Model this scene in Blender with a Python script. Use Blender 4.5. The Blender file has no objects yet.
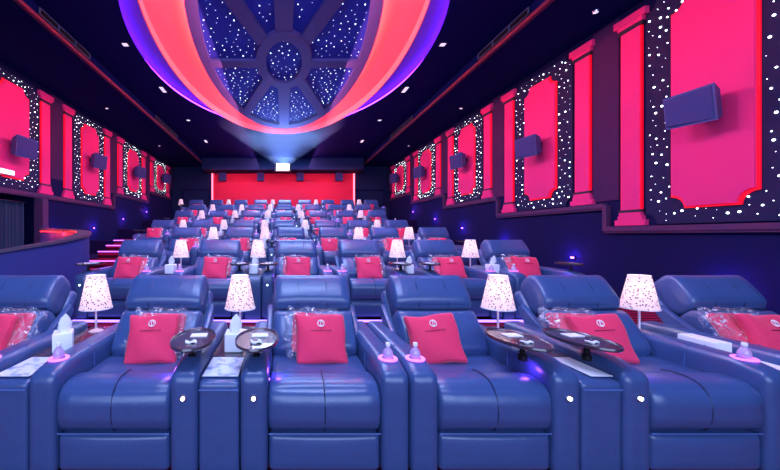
import bpy, math, random
from mathutils import Vector, Matrix
random.seed(7)
scene = bpy.context.scene
COL = scene.collection
PI = math.pi
CAMZ = 1.2

# ------------------------------------------------------------------ materials
def srgb(r, g, b):
    f = lambda c: (c/255/12.92) if c/255 <= 0.04045 else ((c/255+0.055)/1.055)**2.4
    return (f(r), f(g), f(b), 1)

def mat(name, color, rough=0.5, metal=0.0, spec=0.5, emis=None, estr=0.0, bump=None, alpha=None, vary=None, coat=0, sheen=0):
    m = bpy.data.materials.new(name); m.use_nodes = True
    nt = m.node_tree; p = nt.nodes['Principled BSDF']
    p.inputs['Base Color'].default_value = color
    p.inputs['Roughness'].default_value = rough
    p.inputs['Metallic'].default_value = metal
    p.inputs['Specular IOR Level'].default_value = spec
    p.inputs['Coat Weight'].default_value = coat
    p.inputs['Sheen Weight'].default_value = sheen
    if emis:
        p.inputs['Emission Color'].default_value = emis
        p.inputs['Emission Strength'].default_value = estr
    tc = nt.nodes.new('ShaderNodeTexCoord')
    if vary:            # small natural colour variation
        n = nt.nodes.new('ShaderNodeTexNoise'); n.inputs['Scale'].default_value = vary[0]
        n.inputs['Detail'].default_value = 5
        nt.links.new(tc.outputs['Object'], n.inputs['Vector'])
        r = nt.nodes.new('ShaderNodeMix'); r.data_type = 'RGBA'
        r.inputs[6].default_value = tuple(c*(1-vary[1]) for c in color[:3])+(1,)
        r.inputs[7].default_value = tuple(min(1, c*(1+vary[1])) for c in color[:3])+(1,)
        nt.links.new(n.outputs['Fac'], r.inputs[0]); nt.links.new(r.outputs[2], p.inputs['Base Color'])
    if bump:            # (kind, scale, strength)
        if bump[0] == 'vor':
            n = nt.nodes.new('ShaderNodeTexVoronoi')
            out = n.outputs['Distance']
        else:
            n = nt.nodes.new('ShaderNodeTexNoise'); n.inputs['Detail'].default_value = 4
            out = n.outputs['Fac']
        n.inputs['Scale'].default_value = bump[1]
        nt.links.new(tc.outputs['Object'], n.inputs['Vector'])
        b = nt.nodes.new('ShaderNodeBump'); b.inputs['Strength'].default_value = bump[2]
        b.inputs['Distance'].default_value = 0.01
        nt.links.new(out, b.inputs['Height']); nt.links.new(b.outputs['Normal'], p.inputs['Normal'])
    return m

M = {}
M['leather'] = mat('leather', srgb(58, 82, 134), 0.31, spec=0.6, bump=('noise', 14, 0.25), vary=(9, .08))
M['leather_dark'] = mat('leather_dark', srgb(34, 44, 80), 0.42, spec=0.5, bump=('noise', 14, 0.2), vary=(9, .08))
M['piping'] = mat('piping', srgb(70, 100, 165), 0.5)
M['tray'] = mat('tray', srgb(62, 52, 66), 0.25, spec=0.5, coat=.4, bump=('noise', 30, .05))
M['chrome'] = mat('chrome', srgb(190, 190, 200), 0.2, metal=1)
M['black_metal'] = mat('black_metal', srgb(28, 28, 34), 0.4, metal=.6)
M['paper'] = mat('paper', srgb(240, 236, 248), 0.6, bump=('noise', 20, .1))
M['tissue'] = mat('tissue', srgb(235, 235, 245), 0.8, bump=('noise', 12, .3))
M['cushion'] = mat('cushion', srgb(236, 44, 94), 0.75, bump=('noise', 16, .5), vary=(6, .12), sheen=.2)
M['emblem'] = mat('emblem', srgb(245, 225, 232), 0.6)
M['imprint'] = mat('imprint', srgb(120, 10, 50), 0.6)
M['wall'] = mat('wall_fabric', srgb(14, 17, 70), 0.85, spec=.15, bump=('noise', 60, .1), vary=(1.2, .12))
M['wall_back'] = mat('back_wall_paint', srgb(18, 34, 74), 0.85, spec=.2, vary=(1, .1))
M['ceiling'] = mat('ceiling_paint', srgb(12, 14, 80), 0.85, spec=.05, vary=(.8, .15))
M['soffit'] = mat('soffit_paint', srgb(6, 20, 80), 0.85, spec=.05, vary=(.8, .2))
M['trim_redglow'] = mat('trim_painted_glow', srgb(96, 20, 60), 0.6, vary=(2, .15))  # red glow along the drop edge put into the paint
M['pink'] = mat('pink_panel', srgb(238, 56, 132), 0.7, spec=.15, vary=(1.0, .05))
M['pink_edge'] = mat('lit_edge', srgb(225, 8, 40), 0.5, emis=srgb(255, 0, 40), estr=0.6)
M['redwall'] = mat('red_wall', srgb(232, 44, 78), 0.8, spec=.15, vary=(.7, .06))
M['star_bg'] = mat('star_cloth', srgb(34, 32, 74), 0.8, spec=.2, bump=('noise', 40, .2))
M['recess'] = mat('recess', srgb(66, 34, 82), 0.8, spec=.2)
M['mould'] = mat('moulding', srgb(78, 44, 88), 0.6, spec=.3)
M['outline'] = mat('outline', srgb(30, 14, 44), 0.6)
M['speaker'] = mat('speaker_body', srgb(58, 66, 130), 0.6, bump=('noise', 120, .1))
M['grille'] = mat('speaker_grille', srgb(48, 54, 120), 0.8, bump=('vor', 220, .3))
M['dome_bg'] = mat('dome_cloth', srgb(52, 66, 175), 0.8, spec=.2, vary=(1.5, .1))
M['spoke'] = mat('spoke_paint', srgb(92, 72, 130), 0.7, vary=(1.5, .08))
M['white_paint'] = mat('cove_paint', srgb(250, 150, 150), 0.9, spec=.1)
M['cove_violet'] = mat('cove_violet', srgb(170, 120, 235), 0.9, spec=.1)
M['star'] = mat('star_light', (1, 1, 1, 1), emis=(0.80, 0.97, 1.0, 1), estr=5)
M['star_c'] = mat('star_light_ceiling', (1, 1, 1, 1), emis=(0.72, 0.95, 1.0, 1), estr=3.2)
M['led_red'] = mat('led_red', (1, .05, .08, 1), emis=(1, .075, .06, 1), estr=125)
M['led_redline'] = mat('led_red_line', (1, .05, .08, 1), emis=(1, .10, .16, 1), estr=5)
M['led_redthin'] = mat('led_red_thin', (1, .05, .08, 1), emis=(1, .02, .03, 1), estr=3)
M['led_purple'] = mat('led_purple', (.4, .1, 1, 1), emis=(.20, .02, 1, 1), estr=20)
M['led_violet'] = mat('led_violet', (.4, .2, 1, 1), emis=(.30, .18, 1, 1), estr=2.6)
M['step_led'] = mat('step_led', (.7, .3, 1, 1), emis=(.50, .12, 1, 1), estr=2.2)
M['button'] = mat('button_light', (.7, .8, 1, 1), emis=(.55, .75, 1, 1), estr=4)
M['button_purple'] = mat('button_purple', (.6, .3, 1, 1), emis=(.35, .12, 1, 1), estr=7)
M['cupglow'] = mat('cup_glow', (.8, .3, 1, 1), emis=(.62, .14, 1, 1), estr=1.0)
M['downlight'] = mat('downlight_glow', (1, 1, 1, 1), emis=(.75, .7, 1, 1), estr=.9)
M['white_lamp'] = mat('white_lamp', (1, 1, 1, 1), emis=(1, .93, .9, 1), estr=2.5)
M['proj'] = mat('projector_glow', (1, 1, 1, 1), emis=(.75, .86, 1, 1), estr=9)
M['curtain'] = mat('curtain_cloth', srgb(44, 62, 98), 0.8, bump=('noise', 60, .2))
M['partition'] = mat('partition_paint', srgb(44, 50, 128), 0.6, spec=.35, vary=(1, .1))
M['cap'] = mat('partition_cap', srgb(74, 66, 92), 0.45)
M['card'] = mat('pale_box', srgb(240, 240, 250), 0.6)
M['lampmetal'] = mat('lamp_metal', srgb(225, 205, 230), 0.35, metal=.3)
M['bulb'] = mat('bulb', (1, 1, 1, 1), emis=(1, .78, .5, 1), estr=12)

def carpet():
    m = bpy.data.materials.new('striped_carpet'); m.use_nodes = True; nt = m.node_tree
    p = nt.nodes['Principled BSDF']; p.inputs['Roughness'].default_value = .95; p.inputs['Specular IOR Level'].default_value = .1
    tc = nt.nodes.new('ShaderNodeTexCoord')
    w = nt.nodes.new('ShaderNodeTexWave'); w.wave_type = 'BANDS'; w.bands_direction = 'DIAGONAL'
    w.inputs['Scale'].default_value = 5; w.inputs['Distortion'].default_value = .3
    mp = nt.nodes.new('ShaderNodeMapping'); mp.inputs['Scale'].default_value = (0, 1, 1)
    nt.links.new(tc.outputs['Object'], mp.inputs['Vector']); nt.links.new(mp.outputs[0], w.inputs['Vector'])
    r = nt.nodes.new('ShaderNodeValToRGB'); r.color_ramp.elements[0].color = srgb(58, 8, 34); r.color_ramp.elements[0].position = .42
    r.color_ramp.elements[1].color = srgb(160, 18, 62); r.color_ramp.elements[1].position = .56
    nt.links.new(w.outputs['Fac'], r.inputs[0]); nt.links.new(r.outputs[0], p.inputs['Base Color'])
    return m
M['carpet'] = carpet()
M['carpet_dark'] = mat('dark_carpet', srgb(30, 18, 58), .95, spec=.1, vary=(4, .2))

def shade_mat():
    m = bpy.data.materials.new('floral_shade'); m.use_nodes = True; nt = m.node_tree
    p = nt.nodes['Principled BSDF']; p.inputs['Roughness'].default_value = .8
    tc = nt.nodes.new('ShaderNodeTexCoord')
    v = nt.nodes.new('ShaderNodeTexVoronoi'); v.inputs['Scale'].default_value = 58
    nt.links.new(tc.outputs['Object'], v.inputs['Vector'])
    r = nt.nodes.new('ShaderNodeValToRGB')
    r.color_ramp.elements[0].color = srgb(60, 48, 80); r.color_ramp.elements[0].position = .25
    r.color_ramp.elements[1].color = srgb(242, 226, 232); r.color_ramp.elements[1].position = .32
    nt.links.new(v.outputs['Distance'], r.inputs[0])
    nt.links.new(r.outputs[0], p.inputs['Base Color']); nt.links.new(r.outputs[0], p.inputs['Emission Color'])
    p.inputs['Emission Strength'].default_value = .34
    t = nt.nodes.new('ShaderNodeBsdfTranslucent'); nt.links.new(r.outputs[0], t.inputs[0])
    mx = nt.nodes.new('ShaderNodeMixShader'); mx.inputs[0].default_value = .5
    o = nt.nodes['Material Output']
    nt.links.new(p.outputs[0], mx.inputs[1]); nt.links.new(t.outputs[0], mx.inputs[2]); nt.links.new(mx.outputs[0], o.inputs[0])
    return m
M['shade'] = shade_mat()

def plastic_mat():
    m = bpy.data.materials.new('clear_plastic'); m.use_nodes = True; nt = m.node_tree
    nt.nodes.remove(nt.nodes['Principled BSDF']); o = nt.nodes['Material Output']
    t = nt.nodes.new('ShaderNodeBsdfTransparent'); t.inputs[0].default_value = (.93, .93, .98, 1)
    g = nt.nodes.new('ShaderNodeBsdfGlossy'); g.inputs['Roughness'].default_value = .22; g.inputs[0].default_value = (.95, .95, 1, 1)
    d = nt.nodes.new('ShaderNodeBsdfDiffuse'); d.inputs[0].default_value = (.8, .85, 1, 1)
    tc = nt.nodes.new('ShaderNodeTexCoord'); n = nt.nodes.new('ShaderNodeTexNoise'); n.inputs['Scale'].default_value = 38; n.inputs['Distortion'].default_value = 1.5
    nt.links.new(tc.outputs['Object'], n.inputs['Vector'])
    b = nt.nodes.new('ShaderNodeBump'); b.inputs['Strength'].default_value = .9; b.inputs['Distance'].default_value = .02
    nt.links.new(n.outputs['Fac'], b.inputs['Height']); nt.links.new(b.outputs[0], g.inputs['Normal'])
    r = nt.nodes.new('ShaderNodeValToRGB'); r.color_ramp.elements[0].position = .52; r.color_ramp.elements[1].position = .66
    r.color_ramp.elements[0].color = (.07, .07, .07, 1); r.color_ramp.elements[1].color = (.75, .75, .75, 1)
    nt.links.new(n.outputs['Fac'], r.inputs[0])
    m1 = nt.nodes.new('ShaderNodeMixShader'); m1.inputs[0].default_value = .45
    nt.links.new(g.outputs[0], m1.inputs[1]); nt.links.new(d.outputs[0], m1.inputs[2])
    m2 = nt.nodes.new('ShaderNodeMixShader')
    nt.links.new(r.outputs[0], m2.inputs[0]); nt.links.new(t.outputs[0], m2.inputs[1]); nt.links.new(m1.outputs[0], m2.inputs[2])
    nt.links.new(m2.outputs[0], o.inputs[0])
    return m
M['plastic'] = plastic_mat()
M['bottle'] = mat('bottle_glass', srgb(226, 190, 240), 0.15, spec=.8, emis=srgb(190, 90, 235), estr=0.0)
M['bottle'].node_tree.nodes['Principled BSDF'].inputs['Transmission Weight'].default_value = .35

def marble():
    m = bpy.data.materials.new('patterned_paper'); m.use_nodes = True; nt = m.node_tree
    p = nt.nodes['Principled BSDF']; p.inputs['Roughness'].default_value = .5
    tc = nt.nodes.new('ShaderNodeTexCoord'); n = nt.nodes.new('ShaderNodeTexNoise')
    n.inputs['Scale'].default_value = 14; n.inputs['Detail'].default_value = 6
    nt.links.new(tc.outputs['Object'], n.inputs['Vector'])
    r = nt.nodes.new('ShaderNodeValToRGB'); r.color_ramp.elements[0].color = srgb(120, 140, 200); r.color_ramp.elements[0].position = .36
    r.color_ramp.elements[1].color = srgb(222, 226, 245); r.color_ramp.elements[1].position = .5
    nt.links.new(n.outputs['Fac'], r.inputs[0]); nt.links.new(r.outputs[0], p.inputs['Base Color'])
    return m
M['marble'] = marble()

# ------------------------------------------------------------------ mesh builder
class MB:
    def __init__(s): s.v = []; s.f = []
    def add(s, vs, fs, xf=None):
        o = len(s.v)
        for p in vs:
            p = Vector(p)
            s.v.append(tuple(xf(p) if xf else p))
        s.f += [tuple(i+o for i in f) for f in fs]
        return s
    def box(s, x0, x1, y0, y1, z0, z1, xf=None):
        vs = [(x0,y0,z0),(x1,y0,z0),(x1,y1,z0),(x0,y1,z0),(x0,y0,z1),(x1,y0,z1),(x1,y1,z1),(x0,y1,z1)]
        return s.add(vs, [(0,3,2,1),(4,5,6,7),(0,1,5,4),(1,2,6,5),(2,3,7,6),(3,0,4,7)], xf)
    def rbox(s, c, size, r, xf=None, m=5, puff=(0, 0, 0)):
        h = [q/2 for q in size]; r = min(r, min(h)*.999)
        def axis(hh):
            a = [-hh + r*(1-math.cos(t*PI/2/3)) for t in range(3)]
            inner = [(-hh+r)+(2*(hh-r))*i/m for i in range(m+1)]
            b = [-q for q in reversed(a)]
            return a+inner+b
        ax = [axis(q) for q in h]
        idx = {}; vs = []; fs = []
        def pt(p):
            k = tuple(round(q, 6) for q in p)
            if k in idx: return idx[k]
            q = [max(-(h[i]-r), min(h[i]-r, p[i])) for i in range(3)]
            d = Vector([p[i]-q[i] for i in range(3)])
            if d.length > 1e-9: d.normalize()
            o = Vector(q)+d*r
            n = [p[i]/h[i] for i in range(3)]
            for i in range(3):
                if puff[i]:
                    j, k2 = [a for a in range(3) if a != i]
                    o[i] += puff[i]*n[i]*max(0, 1-n[j]**2)**.6*max(0, 1-n[k2]**2)**.6
            idx[k] = len(vs); vs.append(o+Vector(c)); return idx[k]
        for a in range(3):
            b, d = (a+1) % 3, (a+2) % 3
            for sg in (-1, 1):
                B, D = ax[b], ax[d]
                for i in range(len(B)-1):
                    for j in range(len(D)-1):
                        q = []
                        for (bi, dj) in ((i,j),(i+1,j),(i+1,j+1),(i,j+1)):
                            p = [0,0,0]; p[a] = sg*h[a]; p[b] = B[bi]; p[d] = D[dj]
                            q.append(pt(p))
                        if sg < 0: q.reverse()
                        if len(set(q)) == 4: fs.append(tuple(q))
        return s.add(vs, fs, xf)
    def fbox(s, c, size, r, rx, xf=None, m=5, puff=(0, 0, 0)):
        W = size[0]+2*(r-rx); k0 = W/2-r
        def g(p):
            x = p.x-c[0]
            if abs(x) > k0: x = math.copysign(k0+(abs(x)-k0)*rx/r, x)
            q = Vector((x+c[0], p.y, p.z))
            return xf(q) if xf else q
        return s.rbox(c, (W, size[1], size[2]), r, g, m, puff)
    def lathe(s, prof, n=24, c=(0,0,0), xf=None, sx=1, sy=1):
        vs = []; fs = []
        for (r, z) in prof:
            for i in range(n):
                a = 2*PI*i/n
                vs.append((c[0]+r*sx*math.cos(a), c[1]+r*sy*math.sin(a), c[2]+z))
        for k in range(len(prof)-1):
            for i in range(n):
                j = (i+1) % n
                fs.append((k*n+i, k*n+j, (k+1)*n+j, (k+1)*n+i))
        return s.add(vs, fs, xf)
    def tube(s, pts, r, n=8, closed=False, xf=None):
        pts = [Vector(p) for p in pts]; vs = []; fs = []; N = len(pts)
        for i, p in enumerate(pts):
            if closed: d = pts[(i+1) % N]-pts[i-1]
            else: d = pts[min(i+1, N-1)]-pts[max(i-1, 0)]
            d.normalize()
            up = Vector((0,0,1)) if abs(d.z) < .9 else Vector((1,0,0))
            a = d.cross(up).normalized(); b = a.cross(d).normalized()
            for k in range(n):
                t = 2*PI*k/n
                vs.append(p+(a*math.cos(t)+b*math.sin(t))*r)
        for i in range(N if closed else N-1):
            i2 = (i+1) % N
            for k in range(n):
                k2 = (k+1) % n
                fs.append((i*n+k, i2*n+k, i2*n+k2, i*n+k2))
        if not closed:
            fs.append(tuple(range(n))); fs.append(tuple(reversed(range((N-1)*n, N*n))))
        return s.add(vs, fs, xf)
    def prism(s, poly, w0, w1, xf=None):      # poly (u,v) -> local x=w, y=u, z=v
        n = len(poly)
        vs = [(w0, u, v) for u, v in poly]+[(w1, u, v) for u, v in poly]
        fs = [tuple(range(n)), tuple(range(2*n-1, n-1, -1))]
        fs += [(i, i+n, (i+1) % n+n, (i+1) % n) for i in range(n)]
        return s.add(vs, fs, xf)
    def ico(s, c, r):
        t = (1+5**.5)/2; k = r/math.sqrt(1+t*t)
        vs = [(-1,t,0),(1,t,0),(-1,-t,0),(1,-t,0),(0,-1,t),(0,1,t),(0,-1,-t),(0,1,-t),(t,0,-1),(t,0,1),(-t,0,-1),(-t,0,1)]
        fs = [(0,11,5),(0,5,1),(0,1,7),(0,7,10),(0,10,11),(1,5,9),(5,11,4),(11,10,2),(10,7,6),(7,1,8),(3,9,4),(3,4,2),(3,2,6),(3,6,8),(3,8,9),(4,9,5),(2,4,11),(6,2,10),(8,6,7),(9,8,1)]
        return s.add([(c[0]+x*k, c[1]+y*k, c[2]+z*k) for x, y, z in vs], fs)
    def build(s, name, m, parent=None, smooth=True, loc=None, fix=True):
        me = bpy.data.meshes.new(name); me.from_pydata(s.v, [], s.f)
        if fix:
            import bmesh
            bm = bmesh.new(); bm.from_mesh(me); bmesh.ops.recalc_face_normals(bm, faces=bm.faces); bm.to_mesh(me); bm.free()
        me.materials.append(m)
        if smooth:
            me.polygons.foreach_set('use_smooth', [True]*len(me.polygons))
            me.set_sharp_from_angle(angle=math.radians(40))
        o = bpy.data.objects.new(name, me); COL.objects.link(o)
        if loc: o.location = loc
        if parent: o.parent = parent
        return o

def tag(o, label=None, cat=None, group=None, kind=None):
    if label: o['label'] = label
    if cat: o['category'] = cat
    if group: o['group'] = group
    if kind: o['kind'] = kind
    return o
def empty(name, loc=(0,0,0), rz=0):
    o = bpy.data.objects.new(name, None); COL.objects.link(o); o.location = loc
    o.rotation_euler = (0,0,rz); o.empty_display_size = .1
    return o
def dup(o, parent=None):
    c = o.copy(); COL.objects.link(c)
    c.parent = parent
    for ch in KIDS.get(o.name, []): dup(ch, c)
    return c
KIDS = {}
def index_kids(root):
    for o in bpy.data.objects:
        pass
def snapshot():
    KIDS.clear()
    for o in bpy.data.objects:
        if o.parent: KIDS.setdefault(o.parent.name, []).append(o)
def struct(o, cat='setting', label=None):
    o['kind'] = 'structure'
    o['category'] = cat
    if label: o['label'] = label
    return o

# ------------------------------------------------------------------ layout data
ROWY = [2.53, 4.75, 6.9, 8.83, 10.7, 12.5, 14.5]       # headrest plane
ROWZ = [0, .23, .45, .68, 1.05, 1.39, 1.77]
ROWX = [[-1.90, -.84, .20, 1.04, 2.08, 3.10],
        [-1.95, -.87, .16, 1.03, 2.07, 3.03],
        [-1.93, -.88, .13, .97, 2.0, 2.97],
        [-3.08, -2.06, -1.0, .02, 1.05, 1.88, 2.87],
        [-3.07, -2.01, -1.01, .01, 1.05, 1.87, 2.86],
        [-3.08, -2.05, -1.0, .0, 1.02, 1.85, 2.85],
        [-3.66, -2.82, -1.80, -.97, .03, .86, 1.82, 2.65, 3.62]]
TRAY = [[-1, 1, -1, 1, -1, 1]]*3+[[-1, 1, -1, 1, -1, 1, -1]]*3+[[-1, 1, -1, 1, -1, 1, -1, 1, -1]]
ROWN = ['front', 'second', 'third', 'fourth', 'fifth', 'sixth', 'back']
ORD = ['first', 'second', 'third', 'fourth', 'fifth', 'sixth', 'seventh', 'eighth', 'ninth']
XL, XR = -5.47, 5.13
ZC, ZS = 4.75, 4.55

# ------------------------------------------------------------------ shell
b = MB(); b.box(XL-1.2, XR+.2, -4.6, 3.62, -.1, ROWZ[0])
struct(b.build('floor', M['carpet'], smooth=False), 'floor', 'red striped carpet floor in front of and under the first row')
for k in range(1, 7):
    y0 = ROWY[k]-.82-.28
    y1 = ROWY[k+1]-.82-.28 if k < 6 else 17.0
    x0 = -2.42 if k < 3 else XL
    b = MB(); b.box(x0, XR, y0, y1, -.1, ROWZ[k])
    struct(b.build('floor', M['carpet' if k < 3 else 'carpet_dark'], smooth=False), 'floor', 'raised carpeted tier under the %s row' % ROWN[k])
# floor of the entrance passage at the left
b = MB(); b.box(XL-1.2, -2.42, 3.62, 7.73, -.1, 0)
struct(b.build('floor', M['carpet'], smooth=False), 'floor', 'carpeted floor of the entrance passage at the left')
# walls
b = MB(); b.box(XR, XR+.15, -4.6, 17.1, -.1, ZC); struct(b.build('wall_right', M['wall'], smooth=False), 'wall', 'dark blue right side wall of the auditorium')
b = MB(); b.box(XL-.15, XL, -4.6, 6.15, -.1, ZC); b.box(XL-.15, XL, 6.15, 7.85, 2.03, ZC); b.box(XL-.15, XL, 7.85, 17.1, -.1, ZC)
struct(b.build('wall_left', M['wall'], smooth=False), 'wall', 'dark blue left side wall with the curtained exit opening')
b = MB(); b.box(XL-.15, XR+.15, 17.0, 17.15, -.1, ZC); struct(b.build('wall_back', M['wall_back'], smooth=False), 'wall', 'dark rear wall behind the back row')
b = MB(); b.box(XL-.15, XR+.15, -4.75, -4.6, -.1, ZC); struct(b.build('wall_front', M['wall'], smooth=False), 'wall', 'dark wall behind the screen')
b = MB(); b.box(-6.7, -6.55, 5.6, 8.4, -.1, 2.6); b.box(-6.7, XL-.15, 5.5, 5.6, -.1, 2.6); b.box(-6.7, XL-.15, 8.4, 8.5, -.1, 2.6); b.box(-6.7, XL-.15, 5.5, 8.5, 2.6, 2.7)
struct(b.build('wall_passage', M['wall'], smooth=False), 'wall', 'dark walls of the exit passage behind the curtain')

# ceilings: main with elliptical hole
EC = (0.0, 7.2); RA, RB = 1.65, 4.28        # star disc
R2A, R2B = 2.40, 5.02                        # red cove outer
R3A, R3B = 2.80, 5.03                        # purple outer
def ell(a, bb, t): return (EC[0]+a*math.cos(t), EC[1]+bb*math.sin(t))
X0, X1, Y0, Y1 = -3.8, 3.8, -4.6, 17.0
angs = [2*PI*i/120 for i in range(120)]
for cx, cy in ((X0,Y0),(X1,Y0),(X1,Y1),(X0,Y1)): angs.append(math.atan2(cy-EC[1], cx-EC[0]) % (2*PI))
angs = sorted(set(angs))
def rectpt(t):
    dx, dy = math.cos(t), math.sin(t); q = 1e9
    if dx > 1e-9: q = min(q, (X1-EC[0])/dx)
    if dx < -1e-9: q = min(q, (X0-EC[0])/dx)
    if dy > 1e-9: q = min(q, (Y1-EC[1])/dy)
    if dy < -1e-9: q = min(q, (Y0-EC[1])/dy)
    return (EC[0]+dx*q, EC[1]+dy*q)
def ellray(a, bb, t):
    dx, dy = math.cos(t), math.sin(t); q = 1/math.sqrt((dx/a)**2+(dy/bb)**2)
    return (EC[0]+dx*q, EC[1]+dy*q)
def rr(a, bb, t): return 1/math.sqrt((math.cos(t)/a)**2+(math.sin(t)/bb)**2)
def outer3(t, ex=0):
    q = max(rr(R2A+.03, R2B+.03, t), rr(2.82, 4.25, t))+ex
    return (EC[0]+math.cos(t)*q, EC[1]+math.sin(t)*q)
b = MB(); n = len(angs)
inn = [outer3(t)+(ZC,) for t in angs]; out = [rectpt(t)+(ZC,) for t in angs]
inn2 = [(x, y, ZC+.3) for x, y, z in inn]; out2 = [(x, y, ZC+.3) for x, y, z in out]
b.add(inn+out+inn2+out2, [(i, (i+1) % n, (i+1) % n+n, i+n) for i in range(n)]+[(i+2*n, (i+1) % n+2*n, (i+1) % n+3*n, i+3*n) for i in range(n)])
struct(b.build('ceiling', M['ceiling'], smooth=False), 'ceiling', 'dark blue main ceiling around the oval star cove')
for s, w in ((-1, XL), (1, XR)):
    b = MB(); b.box(min(s*3.8, w), max(s*3.8, w), -4.6, 17.0, ZS, ZS+.3)
    struct(b.build('ceiling', M['soffit'], smooth=False), 'ceiling', 'lowered dark ceiling strip along the %s wall' % ('left' if s < 0 else 'right'))
    b = MB(); b.box(s*3.8-.03, s*3.8+.03, -4.6, 16.9, ZS-.03, ZS+.03)
    struct(b.build('trim_%d' % (1 if s < 0 else 2), M['trim_redglow'], smooth=False), 'trim', 'edge trim with red glow painted on, along the %s ceiling drop' % ('left' if s < 0 else 'right'))

# ------------------------------------------------------------------ oval cove (one fixture)
cove = empty('ceiling_cove', (EC[0], EC[1], ZC))
tag(cove, 'oval starry ceiling rosette with spokes inside a glowing red and violet cove ring', 'ceiling feature')
def T(p): return Vector((p.x-EC[0], p.y-EC[1], p.z-ZC))
NE = 144
def ering(a0, b0, a1, b1, z, mb, th=0.0):
    o = [ell(a0, b0, 2*PI*i/NE)+(z,) for i in range(NE)]; q = [ell(a1, b1, 2*PI*i/NE)+(z,) for i in range(NE)]
    if not th:
        mb.add(o+q, [(i, (i+1) % NE, (i+1) % NE+NE, i+NE) for i in range(NE)], T)
    else:
        o2 = [(x, y, z+th) for x, y, _ in o]; q2 = [(x, y, z+th) for x, y, _ in q]; N = NE
        fs = []
        for i in range(N):
            j = (i+1) % N
            fs += [(i, j, j+N, i+N), (i+2*N, j+2*N, j+3*N, i+3*N), (i, j, j+2*N, i+2*N), (i+N, j+N, j+3*N, i+3*N)]
        mb.add(o+q+o2+q2, fs, T)
b = MB(); ering(RA-.12, RB-.12, R2A+.02, R2B+.02, ZC+.17, b, .02); cove_red = b.build('cove_ring', M['white_paint'], cove); cove_red['label'] = 'glowing coral red ring'
def rays(n=720):
    # even spacing along the oval
    P = [2*PI*i/n for i in range(n)]; return P
TT = [math.atan2(R2B*math.sin(2*PI*i/NE), R2A*math.cos(2*PI*i/NE)) for i in range(NE)]
b = MB(); o_ = [(EC[0]+math.cos(t)*rr(R2A, R2B, t), EC[1]+math.sin(t)*rr(R2A, R2B, t), ZC+.15) for t in TT]; q_ = [outer3(t, .14)+(ZC+.15,) for t in TT]
b.add(o_+q_, [(i, (i+1) % NE, (i+1) % NE+NE, i+NE) for i in range(NE)], T); cp = b.build('cove_ring', M['cove_violet'], cove); cp['label'] = 'violet outer ring'
b = MB(); ering(R2A-.012, R2B-.012, R2A+.012, R2B+.012, ZC+.005, b, .17); b.build('cove_lip', M['white_paint'], cove)
b = MB(); b.tube([Vector(ell(RA-.02, RB-.02, 2*PI*i/NE)+(ZC+.085,)) for i in range(NE)], .018, 6, True, T); b.build('light_strip', M['led_red'], cove)['label'] = 'red light strip'
b = MB(); b.tube([Vector(outer3(t, .055)+(ZC+.055,)) for t in TT], .012, 6, True, T); b.build('light_strip', M['led_purple'], cove)['label'] = 'violet light strip'
# star disc
b = MB(); o = [ell(RA+.02, RB+.02, 2*PI*i/NE)+(ZC+.05,) for i in range(NE)]
b.add(o+[EC+(ZC+.05,)], [(i, (i+1) % NE, NE) for i in range(NE)], T)
b.build('star_disc', M['dome_bg'], cove, smooth=False)
b = MB(); ering(RA-.15, RB-.30, RA+.05, RB+.05, ZC-.01, b, .055); b.build('disc_rim', M['spoke'], cove)
b = MB(); ering(.37, .87, .57, 1.18, ZC-.02, b, .065); b.build('hub_ring', M['spoke'], cove)
for k in range(8):
    t = PI/4*k
    p0 = Vector(ell(.52, 1.1, t)+(0,)); p1 = Vector(ell(RA-.1, RB-.2, t)+(0,))
    d = (p1-p0).normalized(); nrm = Vector((-d.y, d.x, 0))*(.15 if k % 2 == 0 else .14)
    if k in (0, 4): nrm = Vector((0, .14, 0))
    if k % 2:       # narrower across x because the oval is stretched
        nrm = Vector((-d.y, d.x, 0))*.13
    vs = [p0-nrm, p0+nrm, p1+nrm, p1-nrm]
    b = MB(); b.add([(v.x, v.y, ZC-.015) for v in vs]+[(v.x, v.y, ZC+.045) for v in vs], [(0,1,2,3),(7,6,5,4),(0,4,5,1),(1,5,6,2),(2,6,7,3),(3,7,4,0)], T)
    b.build('spoke', M['spoke'], cove, smooth=False)
b = MB(); cnt = 0; SPTS = []; tries = 0
while cnt < 430:
    t = random.uniform(0, 2*PI); r = math.sqrt(random.random())
    if r > .9 or .20 < r < .36: continue
    x, y = RA*r*math.cos(t), RB*r*math.sin(t)
    ok = True
    for k in range(4):
        e = Vector((RA*math.cos(PI/4*k), RB*math.sin(PI/4*k))).normalized()
        if abs(-e.y*x+e.x*y) < .19 and r > .3: ok = False
    if not ok: continue
    tries += 1
    if tries < 9000 and any((x-a)**2+(y-c)**2 < .115**2 for a, c in SPTS): continue
    SPTS.append((x, y))
    R = random.choice([.004, .005, .005, .006, .007, .009, .012])*(1.0 if y < 1 else 1.15)
    b.ico((x, y, .045), R); cnt += 1
tag(b.build('star_light', M['star_c'], cove, smooth=False), 'tiny white star lights', kind='stuff')

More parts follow.
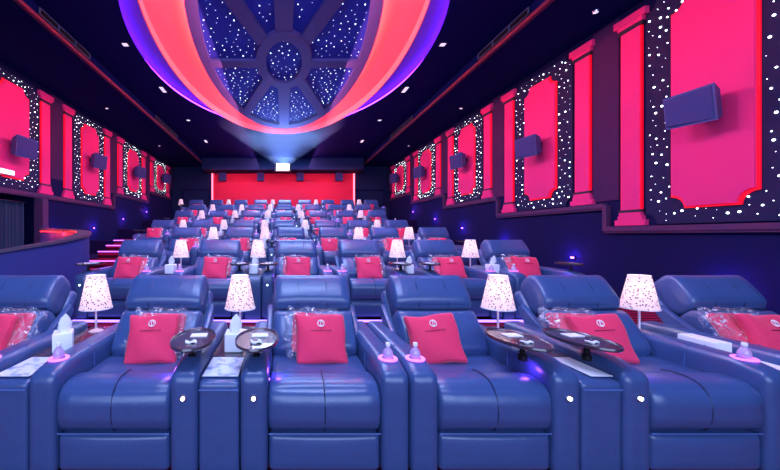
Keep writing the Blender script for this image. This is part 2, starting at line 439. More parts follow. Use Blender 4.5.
# downlights in the ceiling
i = 0
for s in (-1, 1):
    for j, y in enumerate((4.2, 6.45, 8.45, 10.7, 13.1)):
        d = empty('ceiling_downlight', (s*2.95, y, ZC))
        side = 'left' if s < 0 else 'right'
        tag(d, 'small recessed ceiling light %s of the oval cove, %s from the screen end' % (side, ORD[j]), 'ceiling light', 'recessed lights in the main ceiling')
        long = j % 2 == 0
        b = MB(); w, l = (.04, .15) if long else (.045, .045)
        b.box(-w-.02, w+.02, -l-.02, l+.02, -.012, 0); b.build('frame', M['black_metal'], d, smooth=False)
        b = MB(); b.box(-w, w, -l, l, -.018, -.012); b.build('diffuser', M['downlight'], d, smooth=False)
        L = bpy.data.lights.new('downlight_beam', 'SPOT')
        L.energy = 60; L.color = (.30, .32, 1); L.spot_size = math.radians(125); L.spot_blend = .9; L.shadow_soft_size = .12
        lo = bpy.data.objects.new('downlight_beam', L); COL.objects.link(lo); lo.location = (s*2.95, y, ZC-.05)
    for j, y in enumerate((5.2, 9.15, 13.0)):
        d = empty('soffit_spotlight', (s*4.67, y, ZS))
        tag(d, 'tiny round spotlight in the lowered %s ceiling strip, %s from the screen end' % (side, ORD[j]), 'ceiling light', 'tiny spotlights in the side ceiling strips')
        b = MB(); b.lathe([(0, -.015), (.045, -.015), (.05, 0)], 16); b.build('trim_ring', M['chrome'], d)
        b = MB(); b.lathe([(0, -.019), (.03, -.019), (.03, -.0151)], 16); b.build('lens', M['downlight'], d)

# slot vents on the drop face
for s in (-1, 1):
    for j, (ya, yb) in enumerate(((5.35, 6.75), (10.2, 12.3))):
        v = empty('slot_vent', (s*3.8, (ya+yb)/2, ZC-.09))
        tag(v, 'long slot air vent on the %s ceiling drop, %s one' % ('left' if s < 0 else 'right', ('nearer', 'farther')[j]), 'vent', 'slot vents on the ceiling drops')
        h = (yb-ya)/2; x = -s*.02
        b = MB(); b.box(min(0, x), max(0, x), -h, h, -.055, .055); b.build('backing', M['black_metal'], v, smooth=False)
        b = MB(); x2 = -s*.035
        for z in (-.055, .05): b.box(min(x, x2), max(x, x2), -h, h, z, z+.012)
        for q in range(4): b.box(min(x, x2), max(x, x2), -h+q*(2*h-.02)/3, -h+q*(2*h-.02)/3+.02, -.055, .06)
        b.build('frame', mat('vent_frame', srgb(70, 90, 130), .5) if 'ventm' not in M else M['ventm'], v, smooth=False)

# ------------------------------------------------------------------ side wall bays
def notched(u0, u1, v0, v1, r, concave=True, n=6):
    pts = []
    for (cx, cy, a0) in ((u0, v0, 0), (u1, v0, 90), (u1, v1, 180), (u0, v1, 270)):
        if concave:
            a = [math.radians(a0+90-90*i/n) for i in range(n+1)]
            pts += [(cx+r*math.cos(t), cy+r*math.sin(t)) for t in a]
        else:
            a = [math.radians(a0+180+90*i/n) for i in range(n+1)]
            ccx, ccy = (cx+r if cx == u0 else cx-r), (cy+r if cy == v0 else cy-r)
            pts += [(ccx+r*math.cos(t), ccy+r*math.sin(t)) for t in a]
    return pts
def notch_poly(u0, u1, v0, v1, r, n=6):
    # rectangle with concave round corners, small shoulders
    P = []
    P += [(u0, v0+r+.03), (u0+.03, v0+r+.03)]
    def arc(cx, cy, a0, a1):
        return [(cx+(r)*math.cos(math.radians(a0+(a1-a0)*i/n)), cy+r*math.sin(math.radians(a0+(a1-a0)*i/n))) for i in range(n+1)]
    P = arc(u0, v0, 90, 0)+arc(u1, v0, 180, 90)+arc(u1, v1, 270, 180)+arc(u0, v1, 0, -90)
    return P
def bay(s, c, zb, idx):
    wx = XR if s > 0 else XL
    side = 'right' if s > 0 else 'left'
    def X(p): return Vector((-s*p.x, p.y, p.z))
    zt = 4.43
    near = ['nearest the screen', 'second from the screen end', 'third from the screen end', 'fourth from the screen end', 'nearest the rear wall'][idx]
    if s < 0: near = ['above the curtained exit', 'just beyond the curtained exit', 'second beyond the curtained exit', 'nearest the rear wall'][idx]
    root = empty('wall_panel', (wx, c, 0))
    tag(root, 'tall pink notched panel in a star-lit dark border on the %s wall, %s' % (side, near), 'wall panel', 'star-lit pink wall panels')
    b = MB(); b.prism(notch_poly(-.76, .76, zb+.06, zt, .14), 0, .03, X); b.build('star_border', M['star_bg'], root, smooth=False)
    b = MB(); b.prism(notch_poly(-.425, .425, zb+.25, zt-.2, .15), .03, .05, X); b.build('lit_edge', M['pink_edge'], root, smooth=False)
    b = MB(); b.prism(notch_poly(-.40, .40, zb+.275, zt-.225, .15), .05, .075, X); b.build('pink_face', M['pink'], root, smooth=False)
    b = MB(); k = 0; pts_ = []; tr = 0
    while k < 135-8*idx:
        u = random.uniform(-.72, .72); v = random.uniform(zb+.1, zt-.04)
        if abs(u) < .46 and zb+.24 < v < zt-.17:
            # inside the pink field unless it is in the notch corner
            cu, cv = .40-abs(u), min(v-(zb+.275), zt-.225-v)
            if not (cu*cu+cv*cv < .1**2): continue
        if (.76-abs(u))**2+min(v-zb-.06, zt-v)**2 < .17**2: continue
        tr += 1
        if tr < 3000 and any((u-a)**2+(v-c_)**2 < .085**2 for a, c_ in pts_): continue
        pts_.append((u, v))
        R = random.choice([.003, .004, .005, .006, .008, .011, .014])*(1 if idx < 2 else 1.1)
        p = X(Vector((.035, u, v))); b.ico(p, R); k += 1
    tag(b.build('star_light', M['star'], root, smooth=False), 'tiny white star lights', kind='stuff')
    for j, u in enumerate((-.97, .97)):
        pr = empty('pilaster', (wx, c+u, 0))
        tag(pr, 'pink pilaster on the %s side of the %s wall panel %s' % ('near' if u < 0 else 'far', side, near), 'pilaster', 'pink wall pilasters')
        b = MB(); b.box(0, .045, -.135, .135, zb+.27, 4.22, X); b.build('shaft', M['pink'], pr, smooth=False)
        b = MB(); b.box(0, .035, -.15, .15, zb+.27, 4.22, X); b.build('lit_edge', M['pink_edge'], pr, smooth=False)
        b = MB(); b.box(0, .055, -.16, .16, zb+.19, zb+.24, X); b.box(0, .055, -.18, .18, zb+.13, zb+.19, X); b.box(0, .06, -.22, .22, zb+.05, zb+.13, X)
        b.build('plinth', M['pink'], pr, smooth=False)
        b = MB(); b.box(0, .05, -.18, .18, zb+.24, zb+.28, X); b.build('necking', M['outline'], pr, smooth=False)
        b = MB(); b.box(0, .05, -.18, .18, 4.20, 4.26, X); b.build('necking', M['outline'], pr, smooth=False)
        b = MB(); b.box(0, .06, -.18, .18, 4.26, 4.32, X); b.box(0, .07, -.23, .23, 4.32, 4.42, X); b.build('capital', M['pink'], pr, smooth=False)
    # stepped moulding under the bay
    b = MB(); b.box(0, .07, -1.39, 1.39, zb-.03, zb+.04, X); b.box(0, .05, -1.39, 1.39, zb-.06, zb-.03, X)
    if idx < (4 if s > 0 else 3):
        nz = zb+.4 if s > 0 or idx else zb+.001
        if nz > zb+.01: b.box(0, .07, 1.32, 1.39, zb+.04, nz-.02, X)
    mo = b.build('trim_%d' % (10+idx+(0 if s > 0 else 10)), M['mould'], smooth=False, loc=(wx, c, 0))
    struct(mo, 'trim', 'stepped purple moulding under the %s wall panel %s' % (side, near))
    b = MB(); b.box(0, .02, 1.17, 1.61, zb+.45, 4.5, X)
    struct(b.build('trim_%d' % (30+idx+(0 if s > 0 else 10)), M['recess'], smooth=False, loc=(wx, c, 0)), 'trim', 'dark purple strip between pilasters on the %s wall, beside the panel %s' % (side, near))
    # speaker
    zc = CAMZ+[1.52, 1.76, 2.07, 2.27, 2.50][idx+(0 if s > 0 else 1)]
    sp = empty('wall_speaker', (wx-s*.07, c-.05, zc))
    tag(sp, 'dark blue surround speaker mounted on the %s wall panel %s' % (side, near), 'speaker', 'surround speakers on the side walls')
    def R(p):
        q = Matrix.Rotation(-s*.10, 3, 'Y') @ p
        return q
    b = MB()
    prof = [(-.17, -.24), (.17, -.24), (.17, .24), (-.17, .24)]
    x0, x1, xn = -s*.08, -s*.36, -s*.24
    vs = [(x0, -.13, -.15), (x0, .13, -.15), (x0, .13, .15), (x0, -.13, .15), (xn, -.21, -.21), (x1, .21, -.19), (x1, .21, .19), (xn, -.21, .21)]
    b.add(vs, [(0,1,2,3),(4,5,6,7),(0,1,5,4),(1,2,6,5),(2,3,7,6),(3,0,4,7)], R); b.build('cabinet', M['speaker'], sp, smooth=False)
    b = MB(); b.add([(xn-s*.004, -.19, -.185), (x1-s*.0, .19, -.165), (x1-s*.0, .19, .165), (xn-s*.004, -.19, .185), (xn-s*.016, -.185, -.18), (x1-s*.014, .185, -.16), (x1-s*.014, .185, .16), (xn-s*.016, -.185, .18)], [(4,5,6,7),(0,1,5,4),(1,2,6,5),(2,3,7,6),(3,0,4,7)], R); b.build('grille', M['grille'], sp, smooth=False)
    b = MB(); xa, xb = sorted((0, -s*.12)); b.box(xa, xb, -.05, .05, -.05, .05); b.build('bracket', M['black_metal'], sp, smooth=False)
for i, (c, r) in enumerate(((4.13, .09), (6.9, .46), (9.67, .88), (12.45, 1.28), (15.25, 1.70))): bay(1, c, r+CAMZ, i)
for i, (c, r) in enumerate(((6.95, .88), (9.72, .88), (12.5, 1.32), (15.28, 1.74))): bay(-1, c, r+CAMZ, i)

# ------------------------------------------------------------------ rear wall
b = MB(); b.box(-3.45, 3.37, 16.9, 17.0, 1.77, 4.24)
struct(b.build('wall_red_feature', M['redwall'], smooth=False), 'wall', 'flat red feature wall behind the back row')
b = MB(); b.box(-3.75, 3.65, 15.85, 17.0, 4.19, 4.75)
struct(b.build('trim_50', M['wall_back'], smooth=False), 'trim', 'dark boxed bulkhead above the red rear wall')
b = MB(); b.box(-3.75, 3.65, 15.83, 15.85, 4.71, 4.745)
struct(b.build('trim_51', M['soffit'], smooth=False), 'trim', 'thin pale line along the top of the rear bulkhead')
for s, x in ((-1, -3.49), (1, 3.41)):
    b = MB(); b.box(-.03, .03, -.03, .03, 0, 2.42)
    tag(b.build('vertical_light_strip', M['led_redline'], smooth=False, loc=(x, 16.9, 1.79)), 'glowing vertical strip at the %s edge of the red rear wall' % ('left' if s < 0 else 'right'), 'light strip', 'strips beside the red rear wall')
for j, x in enumerate((-2.96, -1.13, .78, 2.66)):
    sp = empty('rear_speaker', (x, 16.9, 4.03))
    tag(sp, 'small dark speaker at the top of the red rear wall, %s from the left' % ORD[j], 'speaker', 'speakers on the red rear wall')
    b = MB(); b.rbox((0, -.14, 0), (.34, .24, .42), .02); b.build('cabinet', M['speaker'], sp)
    b = MB(); b.box(-.14, .14, -.275, -.26, -.18, .18); b.build('grille', M['grille'], sp, smooth=False)
    b = MB(); b.box(-.04, .04, -.05, 0, -.05, .05); b.build('bracket', M['black_metal'], sp, smooth=False)
# side portals at the rear
for s, x, k in ((-1, -4.25, 1), (1, 4.2, 2)):
    d = empty('door_%d' % k, (x, 17.0, 1.77)); struct(d, 'door', 'dark rear exit door on the %s of the red wall' % ('left' if s < 0 else 'right'))
    b = MB(); b.box(-.62, .62, -.06, 0, 0, 1.62); b.build('door_leaf', M['wall_back'], d, smooth=False)
    b = MB(); b.box(-.68, -.62, -.1, 0, 0, 1.68); b.box(.62, .68, -.1, 0, 0, 1.68); b.box(-.68, .68, -.1, 0, 1.60, 1.66); b.build('door_frame', M['wall'], d, smooth=False)
# projector port
p = empty('projector_port', (-.06, 15.85, 4.30))
tag(p, 'bright projector window glowing under the rear bulkhead', 'projector')
b = MB(); b.box(-.36, .36, -.08, 0, -.22, .20); b.build('housing', M['black_metal'], p, smooth=False)
b = MB(); b.box(-.28, .28, -.10, -.08, -.16, .14); b.build('glass', M['proj'], p, smooth=False)

# ------------------------------------------------------------------ left exit: curtain, frame, partition, stairs
b = MB(); b.box(XL-.15, XL+.05, 7.80, 7.98, 0, 2.03); b.box(XL-.15, XL+.05, 6.10, 6.2, 0, 2.03)
struct(b.build('trim_60', M['mould'], smooth=False), 'trim', 'purple frame of the curtained exit in the left wall')
cu = empty('curtain', (XL-.25, 6.9, 0)); tag(cu, 'dark blue pleated curtain hanging in the left exit', 'curtain')
b = MB(); N = 150
pts = [(-.05+.055*math.sin(i*.75)+.015*math.sin(i*.31), -.85+1.62*i/N) for i in range(N+1)]
vs = [(x, y, .02) for x, y in pts]+[(x*.8, y, 1.90) for x, y in pts]
b.add(vs, [(i, i+1, i+1+N+1, i+N+1) for i in range(N)]); b.build('cloth', M['curtain'], cu)
b = MB(); b.tube([(0, -.9, 1.92), (0, .85, 1.92)], .018, 10); b.build('rail', M['chrome'], cu)

pth = [(a-.09, b_, c_) for a, b_, c_ in [(-4.9, 2.9, .80), (-4.1, 3.55, .90), (-3.72, 3.95, .96), (-3.42, 4.25, 1.01), (-3.2, 4.5, 1.07), (-3.03, 4.75, 1.12), (-2.96, 5.0, 1.17), (-2.97, 5.25, 1.21), (-3.08, 5.5, 1.25), (-3.35, 5.75, 1.28), (-3.75, 5.95, 1.30), (-3.9, 5.98, 1.31), (-4.06, 6.0, 1.31)]]
def smooth_path(P, n=6):
    out = []
    for i in range(len(P)-1):
        p0, p1, p2, p3 = [Vector(P[max(0, min(len(P)-1, i+k))]) for k in (-1, 0, 1, 2)]
        for j in range(n):
            t = j/n
            out.append(.5*((2*p1)+(-p0+p2)*t+(2*p0-5*p1+4*p2-p3)*t*t+(-p0+3*p1-3*p2+p3)*t**3))
    out.append(Vector(P[-1])); return out
SP = smooth_path(pth)
def ribbon(mb, pts, half, zf0, zf1):
    vs = []
    for i, q in enumerate(pts):
        d = pts[min(i+1, len(pts)-1)]-pts[max(i-1, 0)]; d.z = 0; d.normalize(); nn = Vector((-d.y, d.x, 0))
        for sg in (-1, 1):
            e = q+nn*sg*half
            vs += [(e.x, e.y, zf0(q)), (e.x, e.y, zf1(q))]
    fs = []
    for i in range(len(pts)-1):
        a = i*4; c = a+4
        fs += [(a, c, c+1, a+1), (a+2, a+3, c+3, c+2), (a+1, c+1, c+3, a+3), (a, a+2, c+2, c)]
    m = (len(pts)-1)*4
    fs += [(0, 1, 3, 2), (m, m+2, m+3, m+1)]
    mb.add(vs, fs)
pt_ = empty('curved_partition', (0, 0, 0)); tag(pt_, 'curved dark blue half-height partition with a grey cap beside the left exit', 'partition')
b = MB(); ribbon(b, SP, .07, lambda q: 0, lambda q: q.z-.03); b.build('body', M['partition'], pt_)
b = MB(); ribbon(b, SP, .10, lambda q: q.z-.03, lambda q: q.z+.005); b.build('cap', M['cap'], pt_)
# red light strip under the cap on the inner far side
far = [Vector((q.x, q.y-.115, q.z-.05)) for q in SP[58:]]
b = MB(); b.tube(far[:-1], .009, 6); b.build('light_strip', M['led_redthin'], pt_)['label'] = 'red glowing strip inside the far curve'
for x in (-3.7, -3.95):
    L = bpy.data.lights.new('partition_glow', 'POINT'); L.energy = 5; L.color = (1, .04, .04); L.shadow_soft_size = .05
    lo = bpy.data.objects.new('partition_glow', L); COL.objects.link(lo); lo.location = (x, 5.80, 1.22)

st = empty('side_stairs', (-3.7, 6.6, 0)); tag(st, 'red striped carpet stairs with violet lit nosings climbing by the left wall', 'stairs')
SZ = [(6.1, .38), (6.6, .53), (7.05, .69), (7.5, .86), (7.85, .98), (8.2, 1.09)]
for i, (y, z) in enumerate(SZ):
    y1 = SZ[i+1][0] if i < 5 else 8.9
    xr = -2.5 if y < 7.0 else (-3.22 if y < 7.6 else -3.5)
    if y < 7: xr = -3.0
    b = MB(); b.box(-4.02+3.7, xr+3.7, y-6.6, y1-6.6, 0, z); t = b.build('step', M['carpet'], st, smooth=False)
    b = MB(); b.box(-4.02+3.7, xr+3.7, y-6.6-.02, y-6.6, z-.028, z-.008); b.build('nosing_light', M['step_led'], t, smooth=False)
b = MB(); b.box(XL+.01, -4.04, 6.25, 8.9, 0, .62)
tag(b.build('side_plinth', M['wall'], smooth=False), 'low dark plinth between the left stairs and the wall', 'plinth')

# purple step lights on the walls
def steplight(x, y, z, s, label, e=7):
    o = empty('step_light', (x, y, z)); tag(o, label, 'step light', 'violet step lights')
    b = MB(); b.box(min(0, -s*.02), max(0, -s*.02), -.05, .05, -.03, .03); b.build('plate', M['black_metal'], o, smooth=False)
    b = MB(); b.box(min(-s*.02, -s*.026), max(-s*.02, -s*.026), -.035, .035, -.015, .015); b.build('lens', M['button_purple'], o, smooth=False)
    L = bpy.data.lights.new('step_glow', 'POINT'); L.energy = e; L.color = (.22, .05, 1); L.shadow_soft_size = .04
    lo = bpy.data.objects.new('step_glow', L); COL.objects.link(lo); lo.location = (x-s*.14, y, z+.02)
for k in range(1, 7):
    steplight(XR, ROWY[k]-.75, ROWZ[k]+.35, 1, 'violet step light on the right wall beside the %s row' % ROWN[k])
for k in range(4, 7):
    steplight(XL, ROWY[k]-.75, ROWZ[k]+.35, -1, 'violet step light on the left wall beside the %s row' % ROWN[k])
steplight(XL, 8.3, 1.15, -1, 'violet step light on the left wall at the top of the side stairs')

# luminous strips under the row fronts
for k in range(1, 7):
    xs = ROWX[k]; b = MB(); b.box(xs[0]-.4, xs[-1]+.4, -.012, .012, 0, .022)
    o = b.build('floor_light_strip', M['led_violet'], smooth=False, loc=(0, ROWY[k]-.82-.07, ROWZ[k]+.002))
    tag(o, 'violet light strip on the floor along the base of the %s row' % ROWN[k], 'light strip', 'violet strips under the seat rows')

# ------------------------------------------------------------------ recliner
TH = math.radians(41)
UPV = Vector((0, math.sin(TH), math.cos(TH))); NV = Vector((0, -math.cos(TH), math.sin(TH)))
def BX(p):   # local x, n (forward), u (along back)
    return Vector((p.x, .565, .368))+NV*p.y+UPV*p.z
def make_chair(s):
    r = empty('recliner', (0, 0, 0))
    b = MB(); b.rbox((0, .50, .14), (.70, .82, .24), .03, m=2); b.build('base', M['leather_dark'], r)
    b = MB(); b.rbox((0, .035, .125), (.55, .075, .185), .025, puff=(0, .012, 0)); b.build('footrest', M['leather'], r)
    def sag(p): return Vector((p.x, p.y, p.z-.015*max(0, 1-(p.x/.28)**2)))
    b = MB(); b.fbox((0, .40, .345), (.56, .54, .17), .05, .02, sag, m=8, puff=(0, 0, .012)); b.build('seat_cushion', M['leather'], r)
    b = MB(); b.fbox((0, .105, .335), (.575, .235, .245), .085, .03, m=9, puff=(0, .014, .008)); rb = b.build('seat_bolster', M['leather'], r)
    b = MB()
    b.tube([(-.275, -.004, .222), (.275, -.004, .222)], .004, 6)
    b.tube([(-.27, .215, .435), (.27, .215, .435)], .004, 6)
    for sg in (-1, 1):
        b.tube([(sg*.2795, .34, .46), (sg*.2795, .34, .3)], .003, 6)
    b.build('piping', M['piping'], r)
    b = MB(); b.tube([(0, .205, .458), (0, .17, .467), (0, .135, .4705), (0, .10, .471), (0, .075, .469), (0, .05, .463), (0, .025, .452), (0, .005, .436), (0, -.012, .41), (0, -.0235, .37), (0, -.027, .335), (0, -.023, .29), (0, -.006, .25), (0, .01, .23)], .0035, 6)
    b.build('stitched_seam', M['leather_dark'], r)
    # backrest
    def wrap(amount, half):
        def f(p):
            q = Vector((p.x, p.y+amount*(p.x/half)**2, p.z)); return BX(q)
        return f
    b = MB(); b.fbox((0, .03, .17), (.555, .17, .33), .06, .03, wrap(.012, .28), m=9, puff=(0, .03, 0)); b.build('lumbar_cushion', M['leather'], r)
    def head(p):
        # pillow narrows slightly towards the top
        k = 1-.03*max(0, (p.z-.47)/.14)**2
        return BX(Vector((p.x*k, p.y+.01*(p.x/.28)**2, p.z)))
    b = MB(); b.fbox((0, .045, .475), (.552, .175, .285), .06, .03, head, m=10, puff=(0, .032, .004)); h = b.build('headrest', M['leather'], r)
    b = MB()
    for x in (-.10, .10):
        b.tube([head(Vector((x, .045+y, z))) for y, z in ((.02, .623), (.06, .61), (.094, .585), (.113, .53), (.1195, .475), (.111, .42), (.092, .36), (.07, .34))], .0022, 5)
    b.tube([head(Vector((x, .10, .332))) for x in (-.25, -.12, 0, .12, .25)], .0045, 6)
    b.build('headrest_seam', M['leather_dark'], h)
    b = MB(); b.rbox((0, -.075, .28), (.585, .10, .60), .045, BX, m=4); b.build('back_shell', M['leather'], r)
    for sg in (-1, 1):
        def wing(p):
            k = 1-.72*max(0, min(1, (p.z)/.42)); 
            return BX(Vector((p.x, -.08+(p.y+.08)*max(.12, k), p.z)))
        b = MB(); b.rbox((sg*.298, .02, .20), (.045, .22, .48), .02, wing, m=5); b.build('wing', M['leather'], r)
    # arms
    def arm(p):
        t = max(0, min(1, (.12-p.y)/.14)); dz = -.045*t*t if p.z > .4 else 0
        return Vector((p.x, p.y, p.z+dz))
    for sg in (-1, 1):
        b = MB(); b.rbox((sg*.348, .46, .282), (.136, .96, .535), .036, arm, m=8, puff=(.004, 0, .006)); a = b.build('armrest', M['leather'], r)
        b = MB(); b.tube([(sg*(.348-.0735), .33, .06), (sg*(.348-.0735), .33, .50), (sg*(.348-.05), .33, .5525), (sg*(.348+.05), .33, .5525)], .0025, 5); b.build('seam', M['piping'], a)
        if sg == s:
            b = MB(); b.tube([(sg*.348, -.024, .405), (sg*.348, -.031, .405)], .010, 16); b.build('button_light', M['button'], a)
            b = MB(); b.tube([(sg*.348, -.0195, .405), (sg*.348, -.0255, .405)], .017, 16); b.build('button_bezel', M['chrome'], a)
            b = MB(); b.tube([(sg*.278, .12, .43), (sg*.268, .12, .43)], .014, 14); b.build('side_button', M['button_purple'], a)['label'] = 'violet lit control button'
        else:
            b = MB(); b.lathe([(0, .0), (.030, .0), (.032, .004), (.046, .006), (.050, .003), (.050, -.004)], 24, (sg*.348, .12, .5500)); b.build('cup_holder', M['cupglow'], a)['label'] = 'violet glowing cup ring'
    # swivel tray
    t = empty('swivel_tray', (s*.348, .15, .535)); t.parent = r
    b = MB(); b.lathe([(.022, 0), (.022, .03), (.014, .035), (.014, .085), (.03, .088)], 16); b.build('post', M['black_metal'], t)
    b = MB(); prof = [(0, .088), (.80, .088), (.97, .092), (1, .10), (.985, .110), (.95, .108), (.92, .101), (0, .101)]
    b.lathe(prof, 40, (0, .04, 0), sx=.118, sy=.205); b.build('tray_top', M['tray'], t)
    return r
CH = {1: make_chair(1), -1: make_chair(-1)}

def make_console():
    r = empty('console', (0, 0, 0))
    def fr(p): 
        t = max(0, min(1, (.08-p.y)/.10)); return Vector((p.x, p.y, p.z-(.02*t*t if p.z > .3 else 0)))
    b = MB(); b.rbox((0, .48, .245), (.205, .98, .485), .02, fr, m=6); b.build('body', M['leather'], r)
    b = MB(); b.box(-.098, .098, .30, .96, .485, .497); b.build('top_panel', M['tray'], r, smooth=False)
    b = MB(); b.tube([(-.1, -.012, .44), (.1, -.012, .44)], .004, 6); b.build('piping', M['piping'], r)
    return r
CON = make_console()

def make_lamp():
    r = empty('table_lamp', (0, 0, 0))
    b = MB(); b.lathe([(0, 0), (.05, 0), (.052, .006), (.03, .014), (.010, .02), (.0075, .03), (.0075, .30), (.012, .31), (0, .31)], 24); b.build('stand', M['lampmetal'], r)
    b = MB(); b.lathe([(.110, .170), (.062, .408), (.060, .408), (.108, .170)], 32); b.build('lamp_shade', M['shade'], r)
    b = MB(); b.lathe([(.108, .168), (.112, .168), (.112, .174), (.108, .174), (.108, .168)], 32); b.build('shade_band', M['paper'], r)
    b = MB(); b.lathe([(.060, .405), (.064, .405), (.064, .410), (.060, .410), (.060, .405)], 32); b.build('shade_band', M['paper'], r)
    b = MB(); b.lathe([(0, .30), (.012, .305), (.022, .325), (.018, .345), (0, .352)], 16); b.build('bulb', M['bulb'], r)
    return r
LAMP = make_lamp()

def make_cushion():
    r = empty('cushion', (0, 0, 0))
    def warp(p):
        x, y, z = p
        k = 1-.05*(1-(abs(z)/.155)**2)*(abs(x)/.16); k2 = 1-.05*(1-(abs(x)/.16)**2)*(abs(z)/.155)
        return Vector((x*k+.003*math.sin(z*31), y+.006*math.sin(x*23+z*17), z*k2+.003*math.sin(x*29)))
    b = MB(); b.rbox((0, 0, 0), (.32, .05, .31), .02, warp, m=12, puff=(0, .03, 0)); b.build('cover', M['cushion'], r)
    b = MB()
    def em(cx, cz, R, w):
        pts = [(cx+R*math.cos(2*PI*i/28), cz+R*math.sin(2*PI*i/28)) for i in range(28)]
        b.tube([(x, -.0575+.008*((x*x+z*z)/.012), z) for x, z in pts], w, 6, True)
    em(.0, .085, .020, .0032)
    b.tube([(-.003, -.0535, .068), (-.003, -.0535, .102)], .0028, 6)
    b.tube([(-.003, -.0535, .102), (.007, -.053, .098), (.012, -.053, .085), (.007, -.053, .072), (-.003, -.0535, .068)], .0028, 6)
    b.build('emblem', M['emblem'], r)
    b = MB(); x = -.062
    while x < .06:
        w = random.choice([.004, .006, .007]); b.box(x, x+w, -.0600, -.0580, .036, .043); x += w+.004
    b.build('imprint', M['imprint'], r)
    return r
CUSH = make_cushion()

def make_blanket():
    r = empty('bagged_blanket', (0, 0, 0))
    b = MB(); b.rbox((0, 0, 0), (.30, .05, .27), .022, m=8, puff=(0, .012, 0)); b.build('blanket', M['cushion'], r)
    b = MB()
    rnd = random.Random(3)
    ph = [rnd.uniform(0, 6) for _ in range(6)]
    def cr(p):
        x, y, z = p; e = max(abs(x)/.19, abs(z)/.165)
        return Vector((x+.010*math.sin(z*47+ph[0])*e, y+(.010*math.sin(x*60+ph[1])+.010*math.sin(z*52+x*25+ph[2]))*e*.9, z+.012*math.sin(x*41+ph[3])*e))
    b.rbox((0, 0, 0), (.395, .085, .335), .035, cr, m=22, puff=(0, .004, 0)); b.build('plastic_bag', M['plastic'], r)
    return r
BLAN = make_blanket()

def make_tissue():
    r = empty('tissue_box', (0, 0, 0))
    b = MB(); b.rbox((0, 0, .055), (.105, .125, .11), .006, m=2); b.build('carton', M['card'], r)
    b = MB(); n = 14; vs = []
    H = [0, .025, .055, .085, .11]; W = [.020, .036, .034, .022, .004]
    for k, (h, w) in enumerate(zip(H, W)):
        for i in range(n):
            a = 2*PI*i/n
            vs.append((w*math.cos(a)*(1+.2*math.sin(3*a+k))+.012*h/.09, .4*w*math.sin(a)*(1+.4*math.sin(2*a+k))-.1*h, .108+h))
    fs = [(k*n+i, k*n+(i+1) % n, (k+1)*n+(i+1) % n, (k+1)*n+i) for k in range(4) for i in range(n)]; fs.append(tuple(range(4*n, 5*n)))
    b.add(vs, fs); b.build('tissue', M['tissue'], r)
    return r
TISS = make_tissue()

def make_bottle():
    r = empty('small_bottle', (0, 0, 0))
    b = MB(); b.lathe([(0, 0), (.022, 0), (.026, .006), (.027, .02), (.024, .034), (.016, .048), (.0095, .056), (.0095, .064)], 20); b.build('glass', M['bottle'], r)
    b = MB(); b.lathe([(.012, .062), (.0125, .076), (.010, .080), (0, .081)], 16); b.build('cap', M['paper'], r)
    return r
BOT = make_bottle()
def make_card():
    r = empty('menu_card', (0, 0, 0))
    b = MB(); b.box(-.045, .045, -.032, .032, 0, .004); b.build('sheet', M['paper'], r, smooth=False)
    return r
def make_packet():
    r = empty('tissue_packet', (0, 0, 0))
    b = MB(); b.rbox((0, 0, .006), (.06, .035, .012), .005, lambda p: Vector((p.x, p.y, p.z+.003*math.sin(p.x*150))), m=8); b.build('wrapper', M['paper'], r)
    b = MB(); b.box(-.012, .012, -.008, .008, .0125, .0155); b.build('print', M['tray'], r, smooth=False)
    return r
CARD, PACK = make_card(), make_packet()
snapshot()
used = set()
def place(proto, loc, rz=0, label=None, cat=None, group=None):
    if proto.name not in used:
        used.add(proto.name); o = proto
    else: o = dup(proto)
    o.location = loc; o.rotation_euler = (0, 0, rz)
    tag(o, label, cat, group); return o

def point(name, loc, e, col, r=.03):
    L = bpy.data.lights.new(name, 'POINT'); L.energy = e; L.color = col; L.shadow_soft_size = r
    lo = bpy.data.objects.new(name, L); COL.objects.link(lo); lo.location = loc

